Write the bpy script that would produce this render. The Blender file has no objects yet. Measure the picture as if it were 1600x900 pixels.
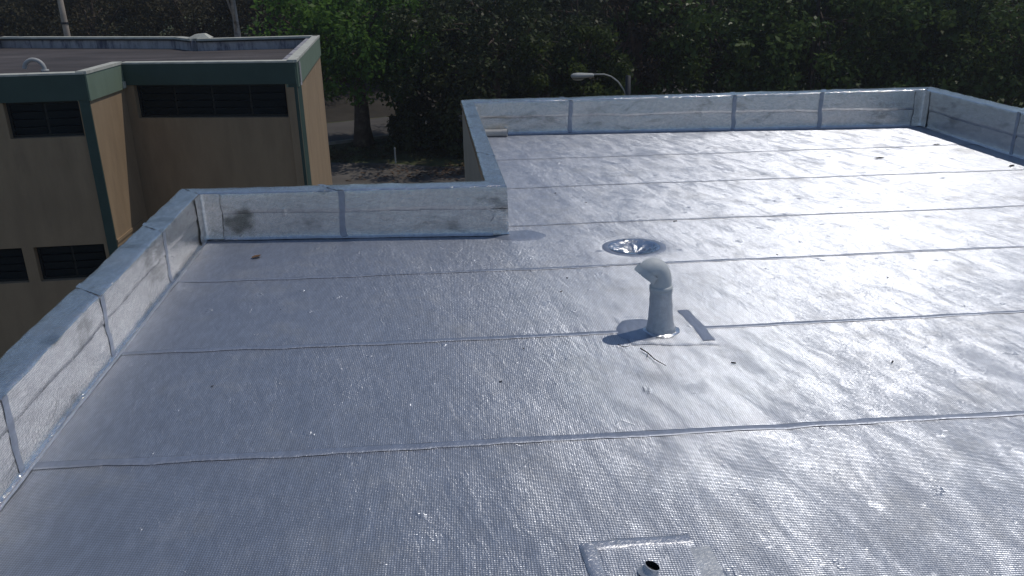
import bpy, bmesh, math, random
import numpy as np
from mathutils import Vector, Matrix, noise
R = math.radians
S = bpy.context.scene
COL = S.collection
rng = random.Random(7)

# ---------------------------------------------------------------- camera, sky, sun, exposure
f_px, pitch, roll, yaw, cam_h = 1310.8, R(20.606), R(-1.155), R(2.964), 1.6285
fw = Vector((math.sin(yaw)*math.cos(pitch), math.cos(yaw)*math.cos(pitch), -math.sin(pitch)))
rt = Vector((math.cos(yaw), -math.sin(yaw), 0)); up = rt.cross(fw)
rt2 = math.cos(roll)*rt + math.sin(roll)*up; up2 = -math.sin(roll)*rt + math.cos(roll)*up
cam_d = bpy.data.cameras.new('camera'); cam = bpy.data.objects.new('camera', cam_d); COL.objects.link(cam)
cam.matrix_world = Matrix(((rt2.x, up2.x, -fw.x, 0), (rt2.y, up2.y, -fw.y, 0), (rt2.z, up2.z, -fw.z, cam_h), (0, 0, 0, 1)))
cam_d.sensor_width = 36; cam_d.lens = 36*f_px/1600; cam_d.clip_start = .05; cam_d.clip_end = 2000
S.camera = cam
SUN_AZ, SUN_EL = R(66), R(62.5)            # azimuth from +Y towards +X
W = bpy.data.worlds.new('World'); S.world = W; W.use_nodes = True
wn = W.node_tree.nodes; wl = W.node_tree.links
bg = wn['Background']; sky = wn.new('ShaderNodeTexSky'); sky.sky_type = 'NISHITA'; sky.sun_disc = False
sky.sun_elevation = SUN_EL; sky.sun_rotation = SUN_AZ; sky.air_density = 1.0; sky.dust_density = .3; sky.ozone_density = 3.5
wl.new(sky.outputs[0], bg.inputs[0]); bg.inputs[1].default_value = .086
sl = bpy.data.lights.new('sun', 'SUN'); sl.energy = 2.25; sl.angle = R(.53); sl.color = (1, .93, .83)
so = bpy.data.objects.new('sun', sl); COL.objects.link(so)
sd = Vector((math.sin(SUN_AZ)*math.cos(SUN_EL), math.cos(SUN_AZ)*math.cos(SUN_EL), math.sin(SUN_EL)))
so.rotation_euler = sd.to_track_quat('Z', 'Y').to_euler(); so.location = sd*60
S.view_settings.view_transform = 'Standard'; S.view_settings.look = 'None'
S.view_settings.exposure = -0.3; S.view_settings.gamma = 1
S.render.engine = 'CYCLES'; S.cycles.use_denoising = True; S.cycles.max_bounces = 8; S.cycles.sample_clamp_indirect = 6

# ---------------------------------------------------------------- helpers
def tag(o, label=None, cat=None, group=None, kind=None):
    if label: o['label'] = label
    if cat: o['category'] = cat
    if group: o['group'] = group
    if kind: o['kind'] = kind
    return o
def empty(name, loc, label=None, cat=None, group=None, rz=0):
    o = bpy.data.objects.new(name, None); COL.objects.link(o); o.location = loc; o.rotation_euler = (0, 0, rz)
    o.empty_display_size = .1
    return tag(o, label, cat, group)
def link(name, me, mat=None, parent=None, smooth=False):
    if mat is not None: me.materials.append(mat)
    o = bpy.data.objects.new(name, me); COL.objects.link(o)
    if parent is not None: o.parent = parent
    if smooth: me.polygons.foreach_set('use_smooth', [True]*len(me.polygons))
    return o
def mesh(name, v, fcs, mat=None, parent=None, smooth=False):
    me = bpy.data.meshes.new(name); me.from_pydata([tuple(p) for p in v], [], fcs); me.update()
    return link(name, me, mat, parent, smooth)
class MB:
    def __init__(s): s.v = []; s.f = []
    def quad(s, a, b, c, d):
        n = len(s.v); s.v += [a, b, c, d]; s.f.append((n, n+1, n+2, n+3))
    def hexa(s, p):                         # 8 corners: bottom loop 0-3, top loop 4-7
        n = len(s.v); s.v += list(p)
        for q in ((3, 2, 1, 0), (4, 5, 6, 7), (0, 1, 5, 4), (1, 2, 6, 5), (2, 3, 7, 6), (3, 0, 4, 7)):
            s.f.append(tuple(n+i for i in q))
        return s
    def box(s, a, b):
        (x0, y0, z0), (x1, y1, z1) = a, b
        return s.hexa([(x0, y0, z0), (x1, y0, z0), (x1, y1, z0), (x0, y1, z0), (x0, y0, z1), (x1, y0, z1), (x1, y1, z1), (x0, y1, z1)])
    def tube(s, path, rad, seg=12, cap=True, jit=0):
        path = [Vector(p) for p in path]; n0 = len(s.v)
        rads = rad if isinstance(rad, (list, tuple)) else [rad]*len(path)
        u = None
        for i, p in enumerate(path):
            t = (path[min(i+1, len(path)-1)]-path[max(i-1, 0)]).normalized()
            if u is None: u = t.orthogonal().normalized()
            u = (u - t*u.dot(t)).normalized(); w = t.cross(u)
            for k in range(seg):
                a = 2*math.pi*k/seg; r = rads[i]*(1+(rng.uniform(-jit, jit) if jit else 0))
                s.v.append(p+u*math.cos(a)*r+w*math.sin(a)*r)
        for i in range(len(path)-1):
            for k in range(seg):
                a = n0+i*seg+k; b = n0+i*seg+(k+1) % seg
                s.f.append((a, b, b+seg, a+seg))
        if cap:
            s.f.append(tuple(n0+k for k in reversed(range(seg)))); e = n0+(len(path)-1)*seg
            s.f.append(tuple(e+k for k in range(seg)))
        return s
    def build(s, name, mat, parent=None, smooth=False): return mesh(name, s.v, s.f, mat, parent, smooth)
def grid(name, nu, nv, fn, mat, parent=None, smooth=True):
    v = [fn(i/(nu-1), j/(nv-1)) for j in range(nv) for i in range(nu)]
    fcs = [(j*nu+i, j*nu+i+1, (j+1)*nu+i+1, (j+1)*nu+i) for j in range(nv-1) for i in range(nu-1)]
    return mesh(name, v, fcs, mat, parent, smooth)
def nz(x, y, z=0.): return noise.noise(Vector((x, y, z)))

class NT:
    def __init__(s, name):
        s.m = bpy.data.materials.new(name); s.m.use_nodes = True; s.t = s.m.node_tree; s.n = s.t.nodes; s.l = s.t.links
        s.b = s.n['Principled BSDF']
    def put(s, sock, val):
        if isinstance(val, bpy.types.NodeSocket): s.l.new(val, sock)
        elif val is not None: sock.default_value = val
    def math(s, op, a, b=None, c=None, clamp=False):
        n = s.n.new('ShaderNodeMath'); n.operation = op; n.use_clamp = clamp
        for i, x in enumerate((a, b, c)): s.put(n.inputs[i], x)
        return n.outputs[0]
    def vm(s, op, a, b=None, scale=None):
        n = s.n.new('ShaderNodeVectorMath'); n.operation = op; s.put(n.inputs[0], a); s.put(n.inputs[1], b)
        if scale is not None: s.put(n.inputs['Scale'], scale)
        return n.outputs[0]
    def pos(s): return s.n.new('ShaderNodeNewGeometry').outputs['Position']
    def obj(s): return s.n.new('ShaderNodeTexCoord').outputs['Object']
    def nrm(s): return s.n.new('ShaderNodeNewGeometry').outputs['Normal']
    def noise(s, vec, scale, detail=3, rough=.55, dist=0):
        n = s.n.new('ShaderNodeTexNoise'); s.put(n.inputs['Vector'], vec); n.inputs['Scale'].default_value = scale
        n.inputs['Detail'].default_value = detail; n.inputs['Roughness'].default_value = rough; n.inputs['Distortion'].default_value = dist
        return n.outputs['Fac']
    def ramp(s, fac, a, b, lo=0., hi=1.):
        n = s.n.new('ShaderNodeMapRange'); n.interpolation_type = 'SMOOTHSTEP'; s.put(n.inputs[0], fac)
        for i, x in zip((1, 2, 3, 4), (a, b, lo, hi)): s.put(n.inputs[i], x)
        return n.outputs[0]
    def mix(s, fac, a, b):
        n = s.n.new('ShaderNodeMix'); n.data_type = 'RGBA'; s.put(n.inputs[0], fac); s.put(n.inputs[6], a); s.put(n.inputs[7], b)
        return n.outputs[2]
    def bump(s, h, strength, dist, normal=None):
        n = s.n.new('ShaderNodeBump'); n.inputs['Strength'].default_value = strength; n.inputs['Distance'].default_value = dist
        s.put(n.inputs['Height'], h)
        if normal is not None: s.put(n.inputs['Normal'], normal)
        return n.outputs[0]
    def set(s, **k):
        for a, v in k.items(): s.put(s.b.inputs[a.replace('_', ' ')], v)
        return s.m
def C4(c): return (c[0], c[1], c[2], 1)

# ---------------------------------------------------------------- materials
def foil_mat(name, emboss=(.07, .62, .2), rough=.36, wrinkle=1., dirt=1.3, crinkle=.4, metal=.77, base=(.515, .55, .625), stain=0., dents=1.):
    """aluminium membrane: woven emboss, wrinkles running across the roll, small dents, dust"""
    T = NT(name); p = T.pos()
    rot = T.n.new('ShaderNodeVectorRotate'); rot.rotation_type = 'Z_AXIS'; rot.inputs['Angle'].default_value = R(-14); T.put(rot.inputs['Vector'], p)
    q1 = T.vm('MULTIPLY', rot.outputs[0], (7., 1.7, 7.)); q2 = T.vm('MULTIPLY', rot.outputs[0], (26., 8., 26.))
    area = T.ramp(T.noise(p, .8, 3), .35, .65, .25, 1.)                 # wrinkled in places, flat in others
    wr = T.noise(q1, 1., 3, .5, .5)
    nb = T.bump(T.math('MULTIPLY', wr, area), .22*wrinkle, .012)
    nb = T.bump(T.math('MULTIPLY', T.noise(q2, 1., 4, .65, .8), area), .55*wrinkle, .006, nb)
    if crinkle: nb = T.bump(T.noise(p, 70, 3, .7, 1.2), crinkle, .003, nb)
    if dents:                                                          # thin short creases and pock marks
        v = T.n.new('ShaderNodeTexVoronoi'); v.feature = 'DISTANCE_TO_EDGE'; v.inputs['Scale'].default_value = 5.5
        T.put(v.inputs['Vector'], T.vm('ADD', p, T.vm('SCALE', T.n.new('ShaderNodeTexNoise').outputs['Color'], scale=.35)))
        cr = T.math('MULTIPLY', T.ramp(v.outputs['Distance'], 0., .035, 1., 0.), T.ramp(T.noise(p, 3.1, 2), .56, .68))
        nb = T.bump(cr, .2*dents, .004, nb)
        pk = T.ramp(T.noise(T.vm('ADD', p, (9, 4, 1)), 9, 3), .68, .74); nb = T.bump(pk, .6*dents, .004, nb)
    if emboss:
        wob = T.vm('SCALE', T.n.new('ShaderNodeTexNoise').outputs['Color'], scale=.012)
        tn = wob.node.inputs[0].links[0].from_node; T.put(tn.inputs['Vector'], p); tn.inputs['Scale'].default_value = 1.7; tn.inputs['Detail'].default_value = 2
        q = T.vm('SCALE', T.vm('ADD', p, wob), scale=2*math.pi/.0084)
        off = T.vm('MULTIPLY', T.vm('MAXIMUM', T.vm('MINIMUM', T.vm('SCALE', T.vm('SINE', q), scale=1.7), (1, 1, 1)), (-1, -1, -1)), tuple(emboss))
        patch = T.ramp(T.noise(T.vm('ADD', p, (7.3, 2.1, 0)), 7.5, 4, .6), .63, .70, 1., .6)  # weave pressed flat
        streak = T.ramp(T.noise(T.vm('MULTIPLY', rot.outputs[0], (9., 2.6, 9.)), 1., 5, .68, .6), .3, .7, .78, 1.14)
        off = T.vm('SCALE', off, scale=T.math('MULTIPLY', patch, streak))
        g = T.nrm(); dt = T.n.new('ShaderNodeVectorMath'); dt.operation = 'DOT_PRODUCT'; T.put(dt.inputs[0], off); T.put(dt.inputs[1], g)
        off = T.vm('SUBTRACT', off, T.vm('SCALE', g, scale=dt.outputs['Value']))        # tilt only, along the surface
        nb = T.vm('NORMALIZE', T.vm('ADD', nb, off))
    dust = T.ramp(T.noise(T.vm('ADD', p, (1.7, 5.2, 3.)), 2.4, 7, .7), .48, .8)
    d = T.math('MULTIPLY', dust, .3*dirt)
    col = T.mix(d, C4(base), (.33, .32, .29, 1))
    fine = T.ramp(T.noise(T.vm('MULTIPLY', p, (30, 9, 30)), 1., 4, .7), .35, .7, .9, 1.08)
    col = T.vm('SCALE', col, scale=fine)
    if stain:
        sm = T.math('MULTIPLY', T.ramp(T.noise(T.vm('MULTIPLY', T.vm('ADD', p, (4.1, .4, .2)), (1., 1., 2.2)), 2.6, 5, .62, .4), .53, .70), stain)
        col = T.mix(sm, col, (.16, .165, .16, 1))
    if emboss:                              # recess darkening between the weave pads, put into the colour
        sq = T.vm('ABSOLUTE', T.vm('SINE', T.vm('SCALE', q, scale=.5))); sq = T.vm('ADD', sq, T.vm('ABSOLUTE', T.nrm())); sx = T.n.new('ShaderNodeSeparateXYZ'); T.put(sx.inputs[0], sq)
        ln = T.math('MINIMUM', T.math('MINIMUM', sx.outputs[0], sx.outputs[1]), sx.outputs[2])
        col = T.vm('SCALE', col, scale=T.ramp(ln, .12, .42, .52, 1.12))
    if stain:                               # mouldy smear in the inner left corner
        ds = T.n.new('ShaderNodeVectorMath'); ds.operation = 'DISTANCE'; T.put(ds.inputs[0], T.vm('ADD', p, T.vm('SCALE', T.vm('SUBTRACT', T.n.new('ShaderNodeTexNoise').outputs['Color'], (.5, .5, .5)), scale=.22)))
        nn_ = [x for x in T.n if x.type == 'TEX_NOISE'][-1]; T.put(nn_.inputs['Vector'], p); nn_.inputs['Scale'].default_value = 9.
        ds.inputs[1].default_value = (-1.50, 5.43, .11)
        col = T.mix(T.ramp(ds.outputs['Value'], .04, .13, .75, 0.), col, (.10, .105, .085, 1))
    rg = T.math('ADD', rough, T.math('MULTIPLY', d, .25))
    return T.set(Base_Color=col, Metallic=T.math('SUBTRACT', metal, T.math('MULTIPLY', d, .4)), Roughness=rg, Normal=nb)
M = {}
M['foil'] = foil_mat('embossed aluminium foil')
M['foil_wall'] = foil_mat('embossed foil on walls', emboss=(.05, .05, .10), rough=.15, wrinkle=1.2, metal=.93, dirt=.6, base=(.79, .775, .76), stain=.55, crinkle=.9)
M['tape'] = foil_mat('smooth foil tape', emboss=None, rough=.46, wrinkle=.8, dirt=.3, crinkle=.6, metal=.8, base=(.40, .435, .51), dents=.6)
M['bead'] = foil_mat('foil covered bead', emboss=None, rough=.36, wrinkle=1., dirt=.5, crinkle=.8, metal=.75, base=(.56, .58, .63))
M['crinkle'] = foil_mat('crinkled foil', emboss=None, rough=.24, wrinkle=1., dirt=.4, crinkle=.6, metal=1., base=(.70, .72, .76), dents=0)
M['wrap'] = foil_mat('foil wrap on pipe', emboss=None, rough=.42, wrinkle=1., dirt=.5, crinkle=.8, metal=.4, base=(.62, .64, .66), stain=.12)

def plain(name, base, rough=.7, var=.18, scale=3., bump=.0, bscale=40, second=None, s_lo=.5, s_hi=.7, spec=.35, metal=0, coords='pos', stretch=None):
    T = NT(name); p = T.pos() if coords == 'pos' else T.obj()
    q = T.vm('MULTIPLY', p, stretch) if stretch else p
    n = T.noise(q, scale, 6, .6)
    dark = tuple(c*(1-var) for c in base); lite = tuple(min(1, c*(1+var)) for c in base)
    col = T.mix(T.ramp(n, .3, .7), C4(dark), C4(lite))
    if second: col = T.mix(T.ramp(T.noise(T.vm('ADD', q, (3.1, 8.7, 1.9)), scale*.7, 7, .7), s_lo, s_hi), col, C4(second))
    kw = dict(Base_Color=col, Roughness=rough, Specular_IOR_Level=spec, Metallic=metal)
    if bump: kw['Normal'] = T.bump(T.noise(p, bscale, 4), bump, .01)
    return T.set(**kw)
M['beige'] = plain('beige painted render', (.34, .245, .155), .8, .10, 1.6, .3, 45, (.24, .175, .115), .55, .78, stretch=(2, 2, .5))
M['beige_dull'] = plain('dull beige render', (.36, .31, .25), .85, .1, 1.5, .15, 60)
M['green'] = plain('grey green paint', (.185, .245, .185), .6, .06, 2., .05, 60, (.13, .19, .16), .6, .8, stretch=(2, 2, .6))
M['teal_and_shade'] = plain('dark teal paint', (.05, .085, .072), .6, .08, 2.)  # pilaster teal, also the green fascia with its shade put into the colour
M['concrete'] = plain('weathered concrete roof', (.076, .066, .065), .9, .3, .8, .3, 25, (.20, .18, .175), .56, .76, stretch=(.5, 1.6, 1))
M['parapet_in'] = plain('stained parapet render', (.42, .41, .43), .85, .12, 2.5, .1, 40, (.11, .11, .15), .46, .66, stretch=(2.2, 2.2, .7))
M['coping'] = plain('pale coping', (.52, .52, .46), .8, .15, 5., .1, 40, (.2, .2, .18), .6, .75)
M['bitumen'] = plain('black bitumen edge', (.025, .022, .022), .8, .2, 5)
M['frame'] = plain('dark window frame', (.016, .018, .018), .5, .1)
M['room'] = plain('dark room', (.03, .03, .03), .9, .1)
M['pvc'] = plain('grey painted pvc', (.60, .625, .63), .55, .08, 9., .08, 70, (.46, .48, .48), .58, .74)
M['pvc_white'] = plain('white pvc pipe', (.44, .44, .43), .5, .06, 9., 0, 40, (.5, .48, .44), .6, .8)
M['mouth_shade'] = plain('pipe mouth shade', (.02, .02, .02), .9, .1)  # near black puts the shade inside the pipe mouths into the colour
M['asphalt'] = plain('asphalt', (.085, .08, .078), .92, .16, .8, .4, 30, (.12, .112, .10), .55, .75)
M['yard'] = plain('worn yard paving', (.11, .10, .09), .92, .2, .6, .4, 25, (.06, .055, .045), .55, .7)
M['kerb'] = plain('kerb stone', (.34, .32, .28), .9, .15, 3.)
M['soil'] = plain('verge', (.06, .075, .03), .95, .35, .9, .6, 12, (.12, .09, .05), .5, .68)
M['bank'] = plain('bare earth bank', (.038, .033, .027), .95, .25, .8, .5, 10)
M['litter'] = plain('dry leaf', (.12, .07, .04), .9, .4, 6.)
M['twig'] = plain('dark twig', (.035, .028, .022), .9, .2, 20)
M['lamp_grey'] = plain('weathered lamp casing', (.40, .41, .39), .5, .12, 6., .05, 40, (.2, .2, .19), .6, .8)
M['lens'] = plain('dull lamp lens', (.35, .34, .28), .25, .1)
M['pole'] = plain('dark pole', (.03, .033, .04), .6, .1)
M['pole_pale'] = plain('pale wooden pole', (.36, .31, .26), .85, .15, 5., .1)
M['white_post'] = plain('white post', (.4, .4, .38), .6, .1)
M['bark_pale'] = plain('pale bark', (.33, .30, .27), .9, .25, 5., .4, 18, (.15, .13, .12), .5, .65)
M['bark'] = plain('dark bark', (.09, .065, .05), .95, .3, 4., .6, 14, (.16, .13, .10), .55, .7)
M['bark_red'] = plain('reddish bark', (.14, .085, .06), .95, .3, 4., .6, 14, (.2, .15, .1), .55, .7)
M['plaster'] = plain('pale house wall', (.6, .58, .52), .85, .08, 1.)
M['tile'] = plain('roof tile', (.28, .16, .11), .85, .2, 3.)
T = NT('window glass'); T.set(Base_Color=(.012, .018, .022, 1), Roughness=.35, Specular_IOR_Level=.12); M['glass'] = T.m
def leaf_mat(name, cols, trans=.5, rough=.42):
    T = NT(name); at = T.n.new('ShaderNodeAttribute'); at.attribute_name = 'tone'
    cr = T.n.new('ShaderNodeValToRGB'); e = cr.color_ramp.elements
    e[0].position = 0; e[0].color = C4(cols[0]); e[1].position = 1; e[1].color = C4(cols[-1])
    for i, c in enumerate(cols[1:-1], 1):
        x = e.new(i/(len(cols)-1)); x.color = C4(c)
    T.put(cr.inputs[0], at.outputs['Fac'])
    T.set(Base_Color=cr.outputs[0], Roughness=rough, Specular_IOR_Level=.1)
    tr = T.n.new('ShaderNodeBsdfTranslucent'); T.put(tr.inputs[0], T.mix(1., cr.outputs[0], cr.outputs[0]))
    mx = T.n.new('ShaderNodeMixShader'); mx.inputs[0].default_value = trans
    T.l.new(T.b.outputs[0], mx.inputs[1]); T.l.new(tr.outputs[0], mx.inputs[2])
    T.l.new(mx.outputs[0], T.n['Material Output'].inputs[0]); return T.m
LEAF = {
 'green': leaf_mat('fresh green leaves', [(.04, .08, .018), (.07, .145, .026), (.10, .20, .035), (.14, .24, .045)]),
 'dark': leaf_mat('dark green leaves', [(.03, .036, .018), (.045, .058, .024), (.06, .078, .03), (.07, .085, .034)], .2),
 'olive': leaf_mat('dry olive leaves', [(.045, .042, .026), (.065, .058, .033), (.085, .074, .042), (.09, .075, .045)], .2, .7),
 'lime': leaf_mat('light feathery leaves', [(.025, .04, .010), (.05, .075, .018), (.075, .105, .028), (.11, .135, .04)]),
 'ivy': leaf_mat('broad glossy leaves', [(.03, .042, .016), (.05, .08, .022), (.075, .12, .03), (.085, .13, .034)], .28, .36),
 'brown': leaf_mat('brown hanging vines', [(.03, .022, .015), (.05, .035, .024), (.07, .05, .032), (.10, .075, .05)], .15, .8),
}

# ---------------------------------------------------------------- ground, road
GZ = -5.8
def sheet(name, pts, z, mat):
    o = mesh(name, [(x, y, z) for x, y in pts], [tuple(range(len(pts)))], mat); return tag(o, kind='structure')
sheet('ground', [(-500, -300), (500, -300), (500, 900), (-500, 900)], GZ, M['soil'])
sheet('yard', [(-40, -20), (40, -20), (40, 33.4), (2, 33.9), (-1.2, 34.2), (-3.4, 35.2), (-6.4, 35.8), (-12, 37), (-40, 44)], GZ+.008, M['yard'])
def road_edge(x, near): return (40.2 if near else 46.9) + .62*(x+6.4)*(.8 if near else .35) + (0 if near else 0)
xs = [-60+4*i for i in range(30)]
rd_near = [(x, 39.8+1.46*(x+6.4)*.55 if x < 0 else 39.8+1.46*6.4*.55+.9*x) for x in xs]
rd_near = [(x, 39.9+.55*(x+6.4)) for x in xs]; rd_far = [(x, y+6.6) for x, y in rd_near]
mesh_road = sheet('road', rd_near+rd_far[::-1], GZ+.004, M['asphalt'])
kb = MB()
for i in range(len(xs)-1):
    (x0, y0), (x1, y1) = rd_near[i], rd_near[i+1]
    kb.hexa([(x0, y0-.18, GZ-.05), (x1, y1-.18, GZ-.05), (x1, y1, GZ-.05), (x0, y0, GZ-.05), (x0, y0-.18, GZ+.13), (x1, y1-.18, GZ+.13), (x1, y1, GZ+.13), (x0, y0, GZ+.13)])
tag(kb.build('kerb', M['kerb']), kind='structure')
def bank_fn(u, v):
    x = -60+120*u; y = 39.9+.55*(x+6.4)+6.7+v*16
    return (x, y, GZ-.02+1.7*v**.8*(1+.3*nz(x*.2, y*.2))+.25*nz(x*.5, y*.5, 3)*(1 if v > .02 else 0))
tag(grid('earth_bank', 80, 12, bank_fn, M['bank']), kind='structure')
def hill_fn(u, v):
    x = -160+340*u; y = 62+v*120
    return (x, y, GZ-.5+v*9+1.0*nz(x*.05, y*.05))
tag(grid('hill', 50, 24, hill_fn, M['soil']), kind='structure')

# ---------------------------------------------------------------- the roof we stand on
def topz(x, y): return .3136+.0091*x+.0033*y
LI = lambda y: -1.4916-.048*y
NI = lambda x: 5.3401-.0639*x
SI = lambda y: .4693-.0406*y
BI = lambda x: 9.041-.0552*x
RI = lambda y: 5.0318-.0174*y
def isect(fx, fy):
    x, y = 0., 5.
    for _ in range(40): x = fx(y); y = fy(x)
    return (x, y)
off = lambda f, d: (lambda t: f(t)+d)
LO, NO, SO, BO, RO = off(LI, -.145), off(NI, .15), off(SI, -.124), off(BI, .21), off(RI, .17)
YB = -2.2
inn = [(LI(YB), YB), isect(LI, NI), isect(SI, NI), isect(SI, BI), isect(RI, BI), (RI(YB), YB)]
out = [(LO(YB), YB), isect(LO, NO), isect(SO, NO), isect(SO, BO), isect(RO, BO), (RO(YB), YB)]
bld = empty('roof_building', (2, 3, GZ), 'building with the silver foil covered flat roof the picture is taken from', 'building')
BASE = Vector((2, 3, GZ))
def under(o):                               # parts modelled in world coordinates
    if o.parent is bld: o.location = -BASE
    return o
DR = (1.03, 4.97)
def zfloor(x, y):
    z = .0035*nz(x*1.1, y*.9, 1)+.0022*nz(x*3.2+y*.8, y*1.1, 5)+.0012*nz(x*8+y*2, y*2.5, 9)
    d2 = (x-DR[0])**2+(y-DR[1])**2
    z -= .05*math.exp(-d2/.0125)
    return z
seam_pts = {   # seam lines on the floor, each as points (x, y)
 1: (7.7066, .4, 5.0), 2: (6.6156, .2, 5.0), 3: (5.5423, .2, 5.0), 4: (4.6656, -1.8, 5.0), 5: (3.6954, -1.8, 5.0), 6: (2.7382, -1.8, 5.0),
 7: (1.75, -1.8, 5.0), 8: (.77, -1.8, 5.0), 9: (-.2, -1.8, 5.0), 10: (-1.2, -1.8, 5)}
BOW = {4: .022, 5: .016, 6: .004}
def seam(i, x):
    if i == 0: return BI(x)+.05
    if i == 11: return YB
    s = seam_pts[i][0]+.0132*x+.009*nz(x*.8, i*3.7)+.004*nz(x*3, i*1.3)
    return s - BOW.get(i, 0)*4*((x+1.6)/4.2)*(1-(x+1.6)/4.2) * (1 if x < 2.6 else 0)
def floor_sheet(i):
    """sheet between seam i (far edge) and seam i+1 (near edge)"""
    def x_lim(y):
        xl = LI(y) if y < NI(-1.5)+.02 else SI(y)
        return xl-.03, RI(y)+.03
    nu, nv = 190, 26
    def fn(u, v):
        x0 = -1.8; yy = seam(i+1, 1.)+(seam(i, 1.)-seam(i+1, 1.))*v
        if i <= 2: xl = .06
        else: xl = -1.85
        x = xl+(5.05-xl)*u
        ya = seam(i+1, x)-.004; yb = seam(i, x)+.05
        y = ya+(yb-ya)*v
        lim = LI(y) if x < .3 and y < 5.36 else -9
        x = max(x, LI(y)-.02) if i >= 3 else max(x, SI(y)-.04)
        x = min(x, RI(y)+.03)
        return (x, y, zfloor(x, y)+.0045*(1-v)-.002)
    return under(grid('membrane_sheet', nu, nv, fn, M['foil'], bld))
for i in range(0, 11):
    if i == 3: continue
    floor_sheet(i)
# the sheet along the near parapet is cut round its end
def sheet3(u, v):
    x = -1.85+(5.05+1.85)*u
    ya = seam(4, x)-.004; yb = seam(3, x)+.05
    if x < .255: yb = min(yb, NI(x)+.03)
    y = ya+(yb-ya)*v; x2 = min(max(x, LI(y)-.02), RI(y)+.03)
    return (x2, y, zfloor(x2, y)+.0045*(1-v)-.002)
under(grid('membrane_sheet', 240, 26, sheet3, M['foil'], bld))

def ribbon(name, path, w0, w1, mat, parent, h=.004, seed=0, wob=.012, zf=zfloor, z0=.003, step=.025):
    """taped strip lying on the floor: centre path of (x, y), width w0 -> w1, domed, with uneven edges"""
    P = [Vector((p[0], p[1], 0)) for p in path]
    L = [0]
    for a, b in zip(P, P[1:]): L.append(L[-1]+(b-a).length)
    n = max(4, int(L[-1]/step)); v = []; fc = []
    prof = [(-1., -.6), (-.93, .35), (-.5, .9), (0, 1.), (.5, .9), (.93, .35), (1., -.6)]
    for i in range(n+1):
        s = L[-1]*i/n; k = max(j for j in range(len(L)-1) if L[j] <= s+1e-9); t = (s-L[k])/max(1e-9, L[k+1]-L[k])
        c = P[k].lerp(P[k+1], t); d = (P[k+1]-P[k]).normalized(); nn = Vector((-d.y, d.x, 0))
        w = w0+(w1-w0)*i/n
        ea = .5*w+wob*nz(s*6, seed+.3)+.35*wob*nz(s*25, seed+.9); eb = .5*w+wob*nz(s*6, seed+7.3)+.35*wob*nz(s*25, seed+9.9)
        for o, hz in prof:
            q = c+nn*(o*(eb if o > 0 else ea))
            v.append((q.x, q.y, zf(q.x, q.y)+z0+h*hz*(1+.5*nz(q.x*18, q.y*18, seed))))
    m = len(prof)
    for i in range(n):
        for j in range(m-1): a = i*m+j; fc.append((a, a+1, a+m+1, a+m))
    return mesh(name, v, fc, mat, parent, True)
for i in range(1, 11):
    xa = SI(seam(i, 0))+.0 if i <= 2 else (SI(5.5)+.03 if i == 3 else LI(seam(i, -1.5))+.015)
    nn_ = 40; xs_ = [xa+(RI(seam(i, 4.9))-.02-xa)*k/nn_ for k in range(nn_+1)]
    w0 = .022 if i < 4 else (.032, .042, .055)[min(i-4, 2)]
    w1 = .02 if i < 4 else .024
    pth = [(x, seam(i, x)-.5*(w0+(w1-w0)*k/nn_)*.85) for k, x in enumerate(xs_)]
    under(ribbon('seam_strip', pth, w0, w1, M['tape'], bld, .0013, i*11.3, .010, z0=.0014))

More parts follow.
